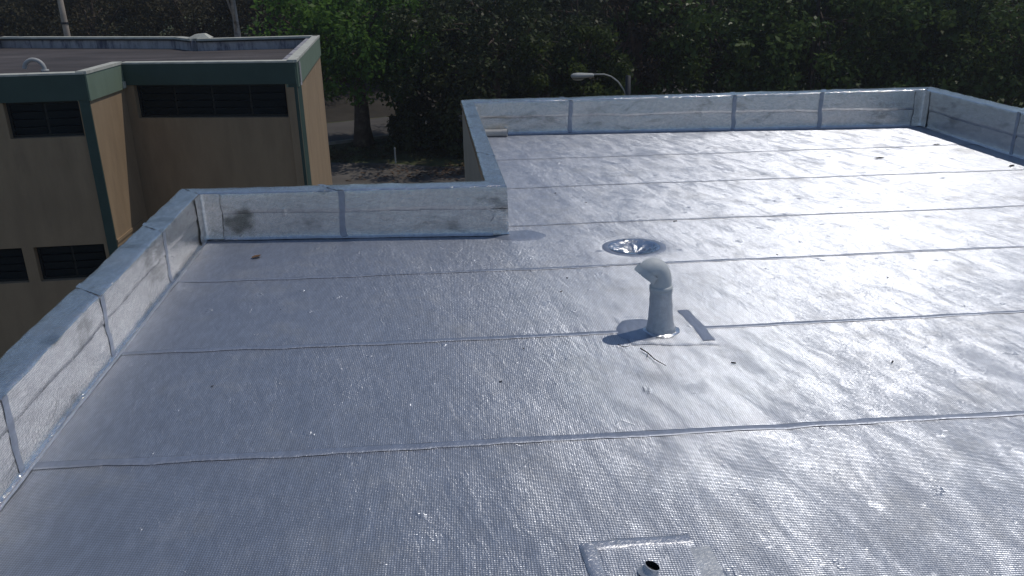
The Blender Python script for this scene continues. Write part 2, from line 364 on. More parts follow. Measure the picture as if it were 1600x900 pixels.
# parapets ------------------------------------------------------------------
def parapet(k, joints, name='parapet'):
    """k: run index between corner k and k+1; joints: fractions along the run where coping and wall sheets change"""
    a, b = Vector(inn[k]+(0,)), Vector(inn[k+1]+(0,)); c, d = Vector(out[k]+(0,)), Vector(out[k+1]+(0,))
    L = (b-a).length; thick = max(.05, ((c+d)/2-(a+b)/2).length)
    def pt(t, o, z, seed=0):                # t along, o: 0 inner face .. 1 outer face
        p = a.lerp(b, t).lerp(c.lerp(d, t), o)
        w = .0045*nz(t*L*2.2, z*5+o*4, k*9+seed)+.0030*nz(t*L*9, z*13+o*9, k*9+seed)+.0016*nz(t*L*22, z*30+o*20, k*9)
        nrm = (c-a).normalized()
        return Vector((p.x+nrm.x*w, p.y+nrm.y*w, z+w*(1 if z > .2 else .3)))
    # rendered core down from the coping, outside face seen from below
    root = mesh(name, [], [], None, bld)
    core = MB(); H = topz
    ins = .012/thick
    A, B_, C_, D_ = a.lerp(c, ins), b.lerp(d, ins), a.lerp(c, 1-ins*.5), b.lerp(d, 1-ins*.5)
    core.hexa([(A.x, A.y, -.3), (B_.x, B_.y, -.3), (D_.x, D_.y, -.3), (C_.x, C_.y, -.3)] +
              [(p.x, p.y, H(p.x, p.y)-.012) for p in (A, B_, D_, C_)])
    me = bpy.data.meshes.new(name); me.from_pydata([tuple(v) for v in core.v], [], core.f); me.update(); me.materials.append(M['beige_dull'])
    root.data = me; under(root)
    js = [0.]+list(joints)+[1.]
    for j in range(len(js)-1):
        t0, t1 = js[j], js[j+1]; ln = (t1-t0)*L; n = max(3, int(ln/.035))
        e0 = -.0006*(j % 2)
        prof_lo = [(-.024/thick, .003), (-.020/thick, .0055), (-.012/thick, .009), (-.005/thick, .017), (-.001/thick, .03), (0, .06)] + [(0, z) for z in (.10, .125, .15, .175, .20, .215)]
        def lo(u, v):
            i = min(int(v*(len(prof_lo)-1)), len(prof_lo)-2); f = v*(len(prof_lo)-1)-i
            o = prof_lo[i][0]*(1-f)+prof_lo[i+1][0]*f; z = prof_lo[i][1]*(1-f)+prof_lo[i+1][1]*f
            return pt(t0+(t1-t0)*u, o+e0/thick, z)
        ob = grid('wall_sheet', n, len(prof_lo), lo, M['foil_wall'], root)
        edge = .178+.0*j
        def hi(u, v):
            t = t0+(t1-t0)*u; p = a.lerp(b, t); h = H(p.x, p.y)
            e = edge+.016*nz(t*L*1.7, k*3.1+j)+.007*nz(t*L*9, k*3.1+j)
            pr = [(-.001, e-.001), (-.0065, e+.002), (-.006, e+.03), (-.0045, (e+h)/2), (-.004, h-.03), (-.003, h-.008), (-.0005, h-.0015), (.012, h+.0005), (thick*.35, h+.001), (thick*.7, h+.001), (thick-.004, h), (thick+.008, h-.004), (thick+.011, h-.014), (thick+.011, h-.06)]
            i = min(int(v*(len(pr)-1)+1e-6), len(pr)-2); f = v*(len(pr)-1)-i
            o = pr[i][0]*(1-f)+pr[i+1][0]*f; z = pr[i][1]*(1-f)+pr[i+1][1]*f
            o += -.0007*(j % 2)
            q = pt(t, o/thick, z+.0008*(j % 2), 0)
            return q
        grid('coping_sheet', n, 14, hi, M['foil_wall'], root)
        if j > 0:                           # taped joint on the inner face
            def jt(u, v):
                w = .042*(1+.3*nz(v*4, j*2.2, k)); t = t0+((u-.5)*w+.016*nz(v*3, j*5.1+k))/L; p = a.lerp(b, t); h = H(p.x, p.y)
                z = .012+(h-.014)*v
                o = -.0022-.002*(1-abs(2*u-1))-(.024*math.exp(-z/.012))-(.0055 if z > edge-.012 else 0)
                return pt(t, o/thick, z, 0)
            grid('joint_strip', 5, 22, jt, M['tape'], root)
            def jtop(u, v):
                w = .05; t = t0+(u-.5)*w/L; p = a.lerp(b, t); h = H(p.x, p.y)
                return pt(t, -.03+1.06*v, h+.003+.001*(1-abs(2*u-1)), 0)
            grid('joint_strip', 5, 10, jtop, M['foil_wall'], root)
    return root
def frac(k, f, vals, ax):
    a, b = inn[k][ax], inn[k+1][ax]
    return [(v-a)/(b-a) for v in vals]
parapet(0, frac(0, 0, [-.2, .8, 1.76, 2.66, 3.63, 4.62], 1))
parapet(1, [.46])
parapet(2, [.26, .55])
parapet(3, frac(3, 0, [1.124, 2.864, 3.79], 0))
parapet(4, [.14, .27, .40, .54, .7, .85])
# inside corner flashing of the near left corner and the end cap of the near parapet
def corner_strip(k, w, zt, sgn, name):
    a = Vector(inn[k]+(0,)); p0 = (Vector(inn[k-1]+(0,))-a).normalized(); p1 = (Vector(inn[k+1]+(0,))-a).normalized()
    o = Vector(out[k]+(0,)); away = (a-o).normalized()*.014
    def fn(u, v):
        s = (u-.5)*2; ww = w*(1+.2*nz(v*4, k*3.3, s)); z = .01+(zt(a.x, a.y)-.012)*v
        p = a+(p0*(-s*ww) if s < 0 else p1*(s*ww))
        r = max(0, 1-abs(s)*3)
        q = p+away*(1+.6*r*sgn)+Vector((nz(u*6, v*9, k)*.004, nz(u*6, v*9, k+4)*.004, 0))
        q += away*1.2*math.exp(-z/.015)
        return (q.x, q.y, z)
    return under(grid(name, 13, 20, fn, M['foil_wall'], bld))
corner_strip(1, .12, lambda x, y: topz(x, y), 1, 'corner_flashing')
corner_strip(2, .11, lambda x, y: topz(x, y)*.55, -.4, 'corner_flashing')
corner_strip(3, .06, lambda x, y: topz(x, y)*.9, 1, 'corner_flashing')
corner_strip(4, .10, lambda x, y: topz(x, y)*.98, 1, 'corner_flashing')
# caulk bead along the foot of the left parapet
under(ribbon('base_bead', [(LI(y)+.026, y) for y in [YB+.2*i for i in range(38)] if y < 5.25], .016, .014, M['bead'], bld, .005, 3.3, .004, z0=.006))
under(ribbon('base_bead', [(x, BI(x)-.05) for x in [.2+.2*i for i in range(24)]], .03, .03, M['tape'], bld, .006, 5.3, .008, z0=.006))
# patch at the foot of the near parapet's end
def blob_patch(name, cx, cy, rx, ry, mat, parent, seed, z=.006, n=28, rot=0, square=.0):
    v = [(cx, cy, zfloor(cx, cy)+z+.003)]; fc = []
    rings = 5
    for r in range(1, rings+1):
        for k in range(n):
            a = 2*math.pi*k/n; q = (abs(math.cos(a))**(4)+abs(math.sin(a))**4)**(-.25) if square else 1
            rr = r/rings*(q if square else 1)*(1+.16*nz(math.cos(a)*1.6, math.sin(a)*1.6, seed)+.05*nz(math.cos(a)*6, math.sin(a)*6, seed))
            x = rx*rr*math.cos(a); y = ry*rr*math.sin(a)
            X = cx+x*math.cos(rot)-y*math.sin(rot); Y = cy+x*math.sin(rot)+y*math.cos(rot)
            v.append((X, Y, zfloor(X, Y)+(z+.003*(1-r/rings)+.0015*nz(X*25, Y*25, seed) if r < rings else -.001)))
    for k in range(n): fc.append((0, 1+k, 1+(k+1) % n))
    for r in range(rings-1):
        for k in range(n):
            a = 1+r*n+k; b = 1+r*n+(k+1) % n; fc.append((a, a+n, b+n, b))
    return mesh(name, v, fc, mat, parent, True)
under(blob_patch('foil_or_shade_patch', .33, 5.30, .17, .13, M['tape'], bld, 4.4, .005))
# building walls below the roof
for k in range(5):
    p, q = Vector(out[k]+(0,)), Vector(out[k+1]+(0,)); n_ = Vector((-(q-p).y, (q-p).x, 0)).normalized()
    n_ = n_ if n_.dot(p-Vector((2, 3, 0))) > 0 or k == 2 else -n_
    mb = MB(); i0, i1 = Vector(inn[k]+(0,)), Vector(inn[k+1]+(0,))
    s0 = p.lerp(i0, .05); s1 = q.lerp(i1, .05)
    mb.hexa([(s0.x, s0.y, GZ-.05), (s1.x, s1.y, GZ-.05), (i1.x, i1.y, GZ-.05), (i0.x, i0.y, GZ-.05), (s0.x, s0.y, -.302), (s1.x, s1.y, -.302), (i1.x, i1.y, -.302), (i0.x, i0.y, -.302)])
    under(mb.build('wall', M['beige_dull'], bld))
mb = MB(); s = Vector(out[0]); e = Vector(out[5])
mb.box((s.x, YB-.25, GZ-.05), (e.x, YB-.002, .35)); under(mb.build('wall', M['beige_dull'], bld))
sl_ = MB()                                  # roof slab under the foil
sl_.box((-1.45, YB, -.28), (5.0, 5.0, -.08)); sl_.box((.12, 5.002, -.28), (4.9, 8.7, -.08)); under(sl_.build('roof_slab', M['beige_dull'], bld))

# ---------------------------------------------------------------- things on the roof
# roof drain
dr = empty('roof_drain', (DR[0], DR[1], -.04), 'round sunken roof drain lined with crinkled shiny foil beyond the vent pipe', 'roof drain')
def on(o, root): o.location = -Vector(root.location); return o
n = 48; v = []; fc = []; rr_ = [0, .02, .045, .07, .09, .11, .128, .142, .152, .158]
for r in rr_:
    for k in range(n):
        a = 2*math.pi*k/n; x = DR[0]+r*1.03*math.cos(a); y = DR[1]+r*math.sin(a)
        cr = .016*nz(math.cos(a)*2.2+r*14, math.sin(a)*2.2+r*8, 3)+.018*abs(nz(math.cos(a)*3.4+r*20, math.sin(a)*3.4, r*26))
        v.append((x, y, zfloor(x, y)+.005+cr*(1 if .01 < r < .15 else .2)+(.004 if r > .14 else 0)))
for i in range(len(rr_)-1):
    for k in range(n): a = i*n+k; b = i*n+(k+1) % n; fc.append((a, b, b+n, a+n))
on(mesh('foil_liner', v, fc, M['crinkle'], dr, True), dr)
v = []; fc = []
for r, h in ((.148, .005), (.154, .008), (.160, .0075), (.172, .006), (.184, .003), (.192, .000)):
    for k in range(n):
        a = 2*math.pi*k/n; q = 1+.03*nz(math.cos(a)*3, math.sin(a)*3, 8); x = DR[0]+r*q*1.05*math.cos(a); y = DR[1]+r*q*math.sin(a)
        v.append((x, y, zfloor(x, y)+h+.001))
for i in range(5):
    for k in range(n): a = i*n+k; b = i*n+(k+1) % n; fc.append((a, b, b+n, a+n))
on(mesh('rim', v, fc, M['tape'], dr, True), dr)

# vent pipe with elbow
PX, PY = .900, 3.655
vp = empty('vent_pipe', (PX, PY, 0), 'grey upright vent pipe with a turned down elbow standing on a foil patch', 'vent pipe')
lean = Vector((-.035, 0, 0))
mb = MB(); zs = [.0, .03, .06, .10, .14, .17, .195, .205, .215, .222]; rad = [.075, .067, .0605, .057, .055, .0535, .0525, .053, .0535, .051]
mb.tube([Vector((0, 0, z))+lean*z for z in zs], rad, 28, True, .035); mb.build('foil_sleeve', M['wrap'], vp, True)
mb = MB(); mb.tube([Vector((0, 0, z))+lean*z for z in (.17, .20, .262)], .0475, 28); mb.build('pipe', M['pvc'], vp, True)
# elbow: bend to the left and slightly away, then pointing down
hd = Vector((-.99, -.12, 0)).normalized()
pts = [Vector((0, 0, .225))+lean*.225]; c0 = Vector((0, 0, .252))+lean*.252; Rb = .042
for i in range(17):
    a = R(130)*i/16; pts.append(c0+hd*Rb*(1-math.cos(a))+Vector((0, 0, Rb*1.75*math.sin(a))))
dirn = (pts[-1]-pts[-2]).normalized(); pts.append(pts[-1]+dirn*.022)
mb = MB(); mb.tube(pts, [.0495]*2+[.0505]*15+[.051, .0515], 28, False)
el = mb.build('elbow', M['pvc'], vp, True)
mb = MB(); mb.tube([pts[-1]-dirn*.03, pts[-1]+dirn*.004], [.0585, .0585], 28, False); mb.tube([pts[-1]+dirn*.004, pts[-1]+dirn*.0045], [.0585, .047], 28, False); mb.tube([pts[-1]+dirn*.004, pts[-1]-dirn*.03], [.047, .047], 28, False); mb.build('rim', M['pvc'], el, True)
mb = MB(); mb.tube([Vector((0, 0, z))+lean*z for z in (.214, .217, .236, .239)], [.050, .0545, .0545, .050], 28, True); mb.build('rim', M['pvc'], el, True)
mb = MB(); mb.tube([pts[-1]-dirn*.02, pts[-1]-dirn*.018], [.0465, .0465], 24, True); mb.build('opening', M['mouth_shade'], el)
def patch_fn(u, v):
    c = [(.700, 3.845), (1.115, 3.880), (1.130, 3.470), (.735, 3.510)]
    top = Vector(c[0]).lerp(Vector(c[1]), u); bot = Vector(c[3]).lerp(Vector(c[2]), u); p = top.lerp(bot, v)
    e = min(u, 1-u, v, 1-v); x = p.x+.012*nz(u*3, v*3, 2); y = p.y+.012*nz(u*3, v*3, 5)
    return (x, y, zfloor(x, y)+(.0035+.0012*nz(x*20, y*20, 1) if e > .001 else .001))
on(grid('foil_or_shade_patch', 26, 24, patch_fn, M['foil'], vp), vp)
on(blob_patch('foil_or_shade_patch', .80, 3.68, .115, .155, M['tape'], vp, 1.2, .0065), vp)  # dark blob added left of the pipe to stand for its shading
on(ribbon('tape_strip', [(1.07, 3.90), (1.095, 3.70), (1.10, 3.52)], .06, .055, M['tape'], vp, .0006, 2.2, .010, z0=.0048), vp)
v = []; fc = []                             # collar of smeared sealant at the pipe foot
for r, h in ((.058, .030), (.064, .018), (.074, .011), (.092, .006)):
    for k in range(28):
        a = 2*math.pi*k/28; q = 1+.12*nz(math.cos(a)*2, math.sin(a)*2, 6); v.append((PX+r*q*math.cos(a), PY+r*q*math.sin(a), h+zfloor(PX, PY)))
for i in range(3):
    for k in range(28): a = i*28+k; b = i*28+(k+1) % 28; fc.append((a, a+28, b+28, b))
on(mesh('collar', v, fc, M['crinkle'], vp, True), vp)

# cut off pipe in the taped square near the camera
QX, QY = .478, 1.945
cp = empty('pipe_stub', (QX, QY, 0), 'short cut off pipe stub with open mouth inside a taped foil square', 'pipe stub')
mb = MB(); tops = []
ax_ = Vector((.35, .05, 1)).normalized()
path = [Vector((0, 0, 0)), ax_*.012, ax_*.022, ax_*.030]
mb.tube(path, [.034, .026, .0225, .0228], 24, False, .02); mb.build('pipe', M['wrap'], cp, True)
mb = MB(); mb.tube([ax_*.0295, ax_*.0315], [.0238, .0216], 24, False); mb.build('rim', M['wrap'], cp, True)
mb = MB(); mb.tube([ax_*.0315, ax_*.013, ax_*.0125], [.0216, .02, .001], 20, False); mb.build('opening', M['mouth_shade'], cp)
on(ribbon('tape_strip', [(.335, 2.078), (.45, 2.088), (.55, 2.086), (.635, 2.088)], .042, .046, M['bead'], cp, .003, 12.1, .007, z0=.004), cp)
on(ribbon('tape_strip', [(.318, 2.085), (.325, 2.0), (.335, 1.90), (.345, 1.80)], .05, .05, M['bead'], cp, .0045, 14.1, .007, z0=.006), cp)
on(ribbon('tape_strip', [(.645, 2.05), (.65, 1.95), (.655, 1.82)], .085, .085, M['wrap'], cp, .001, 16.1, .008, z0=.003), cp)
def pf2(u, v):
    x = .335+.31*u; y = 1.80+.285*v; e = min(u, 1-u, v, 1-v); return (x, y, zfloor(x, y)+(.004 if e > .001 else .001))
on(grid('foil_or_shade_patch', 16, 16, pf2, M['foil'], cp), cp)

# white pvc stub lying in the far corner
wp = empty('overflow_pipe', (.35, 8.90, .036), 'short white plastic pipe lying in the far corner below the parapet', 'pipe')
mb = MB(); mb.tube([(-.14, .03, 0), (.09, .0, 0)], .038, 18, False); mb.tube([(.09, .0, 0), (-.14, .03, 0)], .033, 18, False); mb.build('pipe', M['pvc_white'], wp, True)
mb = MB(); mb.tube([(.05, .005, 0), (.095, -.001, 0)], .043, 18, False); mb.build('socket', M['pvc_white'], wp, True)

# dry leaves, twigs and specks on the foil
def leaf(name, x, y, L_, w, rz, mat, label, curl=.25):
    o = empty(name, (x, y, zfloor(x, y)+.004), label, 'leaf', None, rz)
    def fn(u, v):
        s = (u-.5)*L_; hw = w*.5*math.sin(math.pi*min(max(u*.96+.02, 0), 1))**.8; t = (v-.5)*2*hw
        return (s, t, .003+curl*abs(t)+.6*curl*L_*(2*u-1)**2*.4+.002*nz(s*60, t*60, x))
    grid('blade', 11, 5, fn, mat, o)
    mb = MB(); mb.tube([(-.5*L_*1.25, .004, .004), (-.3*L_, 0, .004), (.4*L_, 0, .005)], .0014, 5); mb.build('stem', M['twig'], o)
    return o
leaf('dry_leaf', -1.325, 5.03, .07, .042, R(55), M['litter'], 'small curled brown leaf lying near the left inner corner of the roof')
leaf('dry_leaf', 3.70, 7.25, .10, .045, R(8), M['twig'], 'larger dark leaf lying in the bright glare on the far sheets')
leaf('dry_leaf', 4.515, 7.77, .08, .03, R(15), M['twig'], 'dark leaf lying on the farthest seam near the far right corner')
leaf('dry_leaf', 4.64, 6.80, .08, .03, R(30), M['twig'], 'slim dark leaf beside the right parapet foot')
tw = MB(); tw.tube([(.76, 3.45, .012), (.785, 3.40, .010), (.80, 3.33, .011), (.835, 3.265, .010)], [.003, .0026, .002, .001], 6)
tw.tube([(.785, 3.40, .011), (.770, 3.35, .014)], [.002, .001], 5)
tag(tw.build('twig', M['twig']), 'thin dark forked twig lying just in front of the pipe patch', 'twig')
tw = MB(); tw.tube([(.665, 3.50, .012), (.69, 3.475, .010), (.72, 3.485, .011)], [.0022, .002, .001], 6)
tag(tw.build('twig', M['twig']), 'tiny curved dark twig left of the pipe patch', 'twig')
db = MB(); r2 = random.Random(3)
for _ in range(45):
    x = r2.uniform(-1.3, 4.6); y = r2.uniform(1.9, 8.8)
    if y > 5.2 and x < .5: continue
    s_ = r2.choice([.002, .003, .003, .004, .006])*r2.uniform(.7, 1.2); a = r2.uniform(0, 3.1); z = zfloor(x, y)+.004
    l = s_*r2.uniform(.8, 2.2); dx, dy = math.cos(a), math.sin(a)
    p = [(x+dx*i*l-dy*j*s_*.6, y+dy*i*l+dx*j*s_*.6, z) for i, j in ((-1, -1), (1, -1), (1, 1), (-1, 1))]
    db.hexa(p+[(q[0], q[1], z+s_*.6) for q in p])
tag(db.build('debris', M['twig']), 'scattered dark specks of leaf litter on the foil', kind='stuff')

# ---------------------------------------------------------------- neighbouring building
nb_ = empty('neighbour_building', (-6.4, 18, GZ), 'beige two storey building with green roof band left of the foil roof', 'building')
NBASE = Vector((-6.4, 18, GZ))
def nbp(o): 
    if o.parent is nb_: o.location = -NBASE
    return o
ZT = .2
class Facade:
    """flat facade between plan points a (left) and b (right), leaning out by batter per metre down; w = depth behind the face"""
    def __init__(s, a, b, batter=0): s.a = Vector(a+(0,)); s.b = Vector(b+(0,)); s.d = (s.b-s.a).normalized(); s.n = Vector((s.d.y, -s.d.x, 0)); s.L = (s.b-s.a).length; s.bt = batter
    def p(s, u, z, w=0): q = s.a+s.d*u+s.n*(s.bt*(ZT-z)-w); return (q.x, q.y, z)
    def slab(s, mb, u0, u1, z0, z1, w0, w1):
        return mb.hexa([s.p(u0, z0, w0), s.p(u1, z0, w0), s.p(u1, z0, w1), s.p(u0, z0, w1), s.p(u0, z1, w0), s.p(u1, z1, w0), s.p(u1, z1, w1), s.p(u0, z1, w1)])
    def part(s, name, mat, u0, u1, z0, z1, w0, w1, parent=None, mb=None):
        return nbp(s.slab(MB(), u0, u1, z0, z1, w0, w1).build(name, mat, parent or nb_))
def window(F, u0, u1, z0, z1, louvres=0, mull=()):
    fr = MB(); t = .045
    for r in ((u0, u1, z0, z0+t), (u0, u1, z1-t, z1), (u0, u0+t, z0+t, z1-t), (u1-t, u1, z0+t, z1-t)): F.slab(fr, *r, .12, .18)
    for m in mull: F.slab(fr, m-.02, m+.02, z0+t, z1-t, .12, .18)
    w = nbp(fr.build('window', M['frame'], nb_))
    edges = [u0+t]+list(mull)+[u1-t]
    for e0, e1 in zip(edges, edges[1:]):
        k = max(1, louvres)
        for i in range(k):
            za = z0+t+(z1-z0-2*t)*i/k; zb = z0+t+(z1-z0-2*t)*(i+1)/k
            F_ = MB(); tilt = .0 if k == 1 else -.03
            pp = [F.p(e0+.021, za+.004, .125), F.p(e1-.021, za+.004, .125), F.p(e1-.021, za+.004, .131), F.p(e0+.021, za+.004, .131),
                  F.p(e0+.021, zb-.002, .125+tilt), F.p(e1-.021, zb-.002, .125+tilt), F.p(e1-.021, zb-.002, .131+tilt), F.p(e0+.021, zb-.002, .131+tilt)]
            F_.hexa(pp); F_.build('pane', M['glass'], w)
    nbp(F.slab(MB(), u0-.02, u1+.02, z0-.02, z1+.02, .35, .37).build('window_backing', M['room'], nb_))
def wall_with_openings(F, name, mat, u0, u1, z0, z1, holes, w=.25):
    """holes (a, b, c, d) sorted, non overlapping"""
    zs = sorted({z0, z1} | {h[2] for h in holes} | {h[3] for h in holes}); mb = MB()
    for za, zb in zip(zs, zs[1:]):
        zm = (za+zb)/2; cuts = sorted((h[0], h[1]) for h in holes if h[2] < zm < h[3]); u = u0
        for c0, c1 in cuts:
            if c0 > u: F.slab(mb, u, c0, za, zb, 0, w)
            u = c1
        if u1 > u: F.slab(mb, u, u1, za, zb, 0, w)
    return nbp(mb.build(name, mat, nb_))
A_, B2, D_, E_ = (-6.425, 15.033), (-6.448, 16.704), (-3.10, 16.202), (-3.72, 22.96)
left_a = (-13.2, 14.62)
FL = Facade(left_a, A_); u = lambda x: (Vector((x, 0)).x-left_a[0])/FL.d.x
FR = Facade((B2[0], B2[1]), D_, 0)
ur = lambda x: (x-B2[0])/FR.d.x
# left block facade
holesL = [(u(-11.9), u(-10.25), -.90, -.285), (u(-9.9), u(-8.3), -.90, -.285), (u(-7.84), u(-6.60), -.90, -.285),
          (u(-9.55), u(-8.08), -3.52, -2.86), (u(-7.88), u(-6.66), -3.52, -2.86), (u(-11.9), u(-9.85), -3.52, -2.86)]
wall_with_openings(FL, 'wall', M['beige'], 0, FL.L-.17, GZ-.05, -.285, holesL)
for h in holesL: window(FL, *h, louvres=4, mull=((h[0]+h[1])/2,))
FL.part('pilaster', M['teal_and_shade'], FL.L-.168, FL.L-.004, GZ-.05, -.287, -.02, .25)
FL.part('fascia', M['teal_and_shade'], 0, FL.L, -.283, ZT-.05, -.035, .25)  # same green as the return, its shade put into the colour
# set back facade
holesR = [(ur(-6.27), ur(-3.33), -.86, -.24), (ur(-6.1), ur(-3.4), -3.5, -2.85)]
wall_with_openings(FR, 'wall', M['beige'], .0, FR.L-.17, GZ-.05, -.24, holesR)
for h in holesR: window(FR, *h, louvres=4, mull=[h[0]+(h[1]-h[0])*i/4 for i in (1, 2, 3)])
FR.part('pilaster', M['teal_and_shade'], FR.L-.168, FR.L-.004, GZ-.05, -.242, -.015, .25)
FR.part('fascia', M['teal_and_shade'], .0, FR.L, -.238, ZT-.05, -.03, .25)  # green band again, darkened in the colour for its shaded side
# returns facing right (sunlit)
FA = Facade(A_, B2); FD = Facade(D_, E_)
FA.part('wall', M['beige'], .01, FA.L-.002, GZ-.05, -.30, 0, .2)
FA.part('wall_trim', M['beige'], .004, FA.L-.3, -2.86, -2.80, -.02, -.002)
FA.part('fascia', M['green'], -.02, FA.L-.02, -.297, ZT-.052, -.03, .2)
mbw = MB(); q = [FD.p(0, -.30, 0), FD.p(FD.L, -.30, 0), FD.p(FD.L, -.30, .2), FD.p(0, -.30, .2)]
lo_ = [(p[0], p[1], p[2]) for p in q]
zb = GZ-.05; sh = 0
bot = [FD.p(-sh, zb, 0), FD.p(FD.L, zb, 0), FD.p(FD.L, zb, .2), FD.p(-sh, zb, .2)]
q[0] = FD.p(0, -.30, 0); q[3] = FD.p(0, -.30, .2)
mbw.hexa(bot+q); nbp(mbw.build('wall', M['beige'], nb_))
FD.part('fascia', M['green'], .025, FD.L, -.297, ZT-.052, -.03, .2)
# rear walls
rearL = [(-13.2, 25.7), (-7.45, 23.75)]
RW = Facade((-3.72, 22.96), (-6.75, 22.84)); RL = Facade((-7.45, 23.75), (-13.2, 25.7)); RJ = Facade((-6.75, 22.84), (-7.45, 23.75)); LW = Facade((-13.2, 25.7), left_a)
for Fq in (RW, RL, RJ, LW): Fq.part('wall', M['beige'], 0, Fq.L, GZ-.05, -.30, .0, .2)
# parapet: inner faces and copings, one part per side
for Fq, wdt, inn_m in ((FL, .2, 'parapet_in'), (FA, .2, 'parapet_in'), (FR, .2, 'parapet_in'), (FD, .2, 'parapet_in'), (RW, .18, 'parapet_in'), (RJ, .18, 'parapet_in'), (RL, .18, 'parapet_in'), (LW, .18, 'parapet_in')):
    pr = Fq.part('parapet', M[inn_m], .31 if Fq in (FD, FA) else .0, Fq.L, -.29, ZT-.055, .005 if Fq in (RW, RL, RJ, LW) else .21, wdt+.02 if Fq in (RW, RL, RJ, LW) else .30)
    bt = Fq.bt; Fq.bt = 0
    m = MB(); Fq.slab(m, -.02 if Fq in (FA, FD) else .0, Fq.L-.01, ZT-.05, ZT-.02 if Fq in (FL, FR) else ZT, -.040, .14 if Fq in (FA, FD) else .22); m.build('coping', M['coping'], pr)
    if Fq in (RW, RL, RJ, LW):
        m = MB(); Fq.slab(m, 0, Fq.L, ZT-.085, ZT-.052, .21, .245); m.build('coping_edge', M['bitumen'], pr)
    Fq.bt = bt
rv = [(-13.1, 14.8), (-6.55, 15.2), (-6.58, 16.9), (-3.25, 16.4), (-3.85, 22.82), (-6.78, 22.72), (-7.5, 23.6), (-13.1, 25.5)]
nv_ = len(rv); ztop_, zbot_ = -.10, -.29
nbp(mesh('roof', [(x, y, ztop_) for x, y in rv]+[(x, y, zbot_) for x, y in rv], [tuple(range(nv_)), tuple(reversed(range(nv_, 2*nv_)))]+[(i, i+nv_, (i+1) % nv_+nv_, (i+1) % nv_) for i in range(nv_)], M['concrete'], nb_))
# lump of cement on the rear parapet and white corner bracket
mb = MB(); c = (-6.7, 22.95)
mb.hexa([(c[0]-.32, c[1]-.2, ZT+.002), (c[0]+.26, c[1]-.2, ZT+.002), (c[0]+.26, c[1]+.2, ZT+.002), (c[0]-.32, c[1]+.2, ZT+.002), (c[0]-.12, c[1]-.12, ZT+.10), (c[0]+.12, c[1]-.12, ZT+.11), (c[0]+.1, c[1]+.12, ZT+.11), (c[0]-.1, c[1]+.12, ZT+.10)])
tag(mb.build('cement_lump', M['coping']), 'pale lump of cement on the rear parapet of the neighbouring roof', 'cement lump')
FA.part('downpipe_bracket', M['coping'], FA.L-.14, FA.L-.05, -.28, -.16, -.06, -.031)
# hooped vent on its roof
hv = empty('roof_vent', (-8.75, 18.2, -.10), 'curved white vent hoop on the brown roof of the neighbouring building', 'vent pipe')
mb = MB(); pth = [(.2, 0, 0), (.2, 0, .05)]+[(.2*math.cos(R(a)), 0, .05+.2*math.sin(R(a))) for a in range(15, 166, 15)]+[(-.2, 0, .08)]
mb.tube(pth, .042, 14, False); mb.build('pipe', M['pvc_white'], hv, True)
mb = MB(); mb.tube([(.2, 0, 0), (.2, 0, .05)], .075, 14); mb.build('collar', M['pvc_white'], hv, True)

# ---------------------------------------------------------------- street furniture
lx, ly, lz = 4.26, 28., -1.57
lp = empty('street_lamp', (5.42, 28., GZ), 'street lamp with grey oval head on a curved arm above the far parapet', 'street lamp')
def wl_(p): return (p[0]-5.42, p[1]-28., p[2]-GZ)
mb = MB(); mb.tube([wl_((5.42, 28, GZ)), wl_((5.42, 28, -3)), wl_((5.42, 28, -1.62))], [.11, .095, .085], 14); mb.build('pole', M['pole'], lp, True)
mb = MB(); mb.tube([wl_((5.36, 28, -2.25)), wl_((5.27, 28, -2.05)), wl_((5.08, 28, -1.80)), wl_((4.85, 28, -1.63)), wl_((4.62, 28, -1.555)), wl_((4.35, 28, -1.55)), wl_((4.15, 28, -1.56))], .024, 10); mb.build('arm', M['lamp_grey'], lp, True)
mb = MB(); hx = [(4.27, .060), (4.22, .082), (4.12, .088), (4.0, .098), (3.88, .112), (3.74, .118), (3.62, .105), (3.55, .075), (3.52, .03)]
hv_ = []
for x, r in hx:
    for k in range(16):
        a = 2*math.pi*k/16; hv_.append(wl_((x, 28+1.25*r*math.cos(a), -1.575+(.85 if math.sin(a) > 0 else .75)*r*math.sin(a)-.012*(4.27-x))))
fc = [(i*16+k, i*16+(k+1) % 16, (i+1)*16+(k+1) % 16, (i+1)*16+k) for i in range(len(hx)-1) for k in range(16)]+[tuple(range(15, -1, -1)), tuple((len(hx)-1)*16+k for k in range(16))]
hd_ = mesh('lamp_head', hv_, fc, M['lamp_grey'], lp, True)
mb = MB()
lv = []; 
for j, (s_, dz) in enumerate(((1., 0), (.85, -.04), (.5, -.065))):
    for k in range(18):
        a = 2*math.pi*k/18; lv.append(wl_((3.76+.2*s_*math.cos(a), 28+.12*s_*math.sin(a), -1.665+dz)))
fc = [(j*18+k, (j+1)*18+k, (j+1)*18+(k+1) % 18, j*18+(k+1) % 18) for j in range(2) for k in range(18)]+[tuple(36+k for k in range(18))]
mesh('lens', lv, fc, M['lens'], hd_, True)
up_ = empty('utility_pole', (-11.36, 25.9, GZ), 'thin pale pole standing behind the rear parapet of the neighbouring building', 'pole')
mb = MB(); mb.tube([(0, 0, 0), (.02, 0, 5.9), (0, 0, 9.5)], [.10, .085, .06], 12); mb.build('pole', M['pole_pale'], up_, True)
mb = MB(); mb.tube([(.013, 0, 6.28), (.013, 0, 6.34)], .10, 12); mb.build('clamp', M['pole'], up_)
bp = empty('marker_post', (-2.98, 35.18, GZ), 'small white marker post at the yard edge under the trees', 'post')
mb = MB(); mb.box((-.03, -.03, 0), (.03, .03, .62)); mb.build('post', M['white_post'], bp)
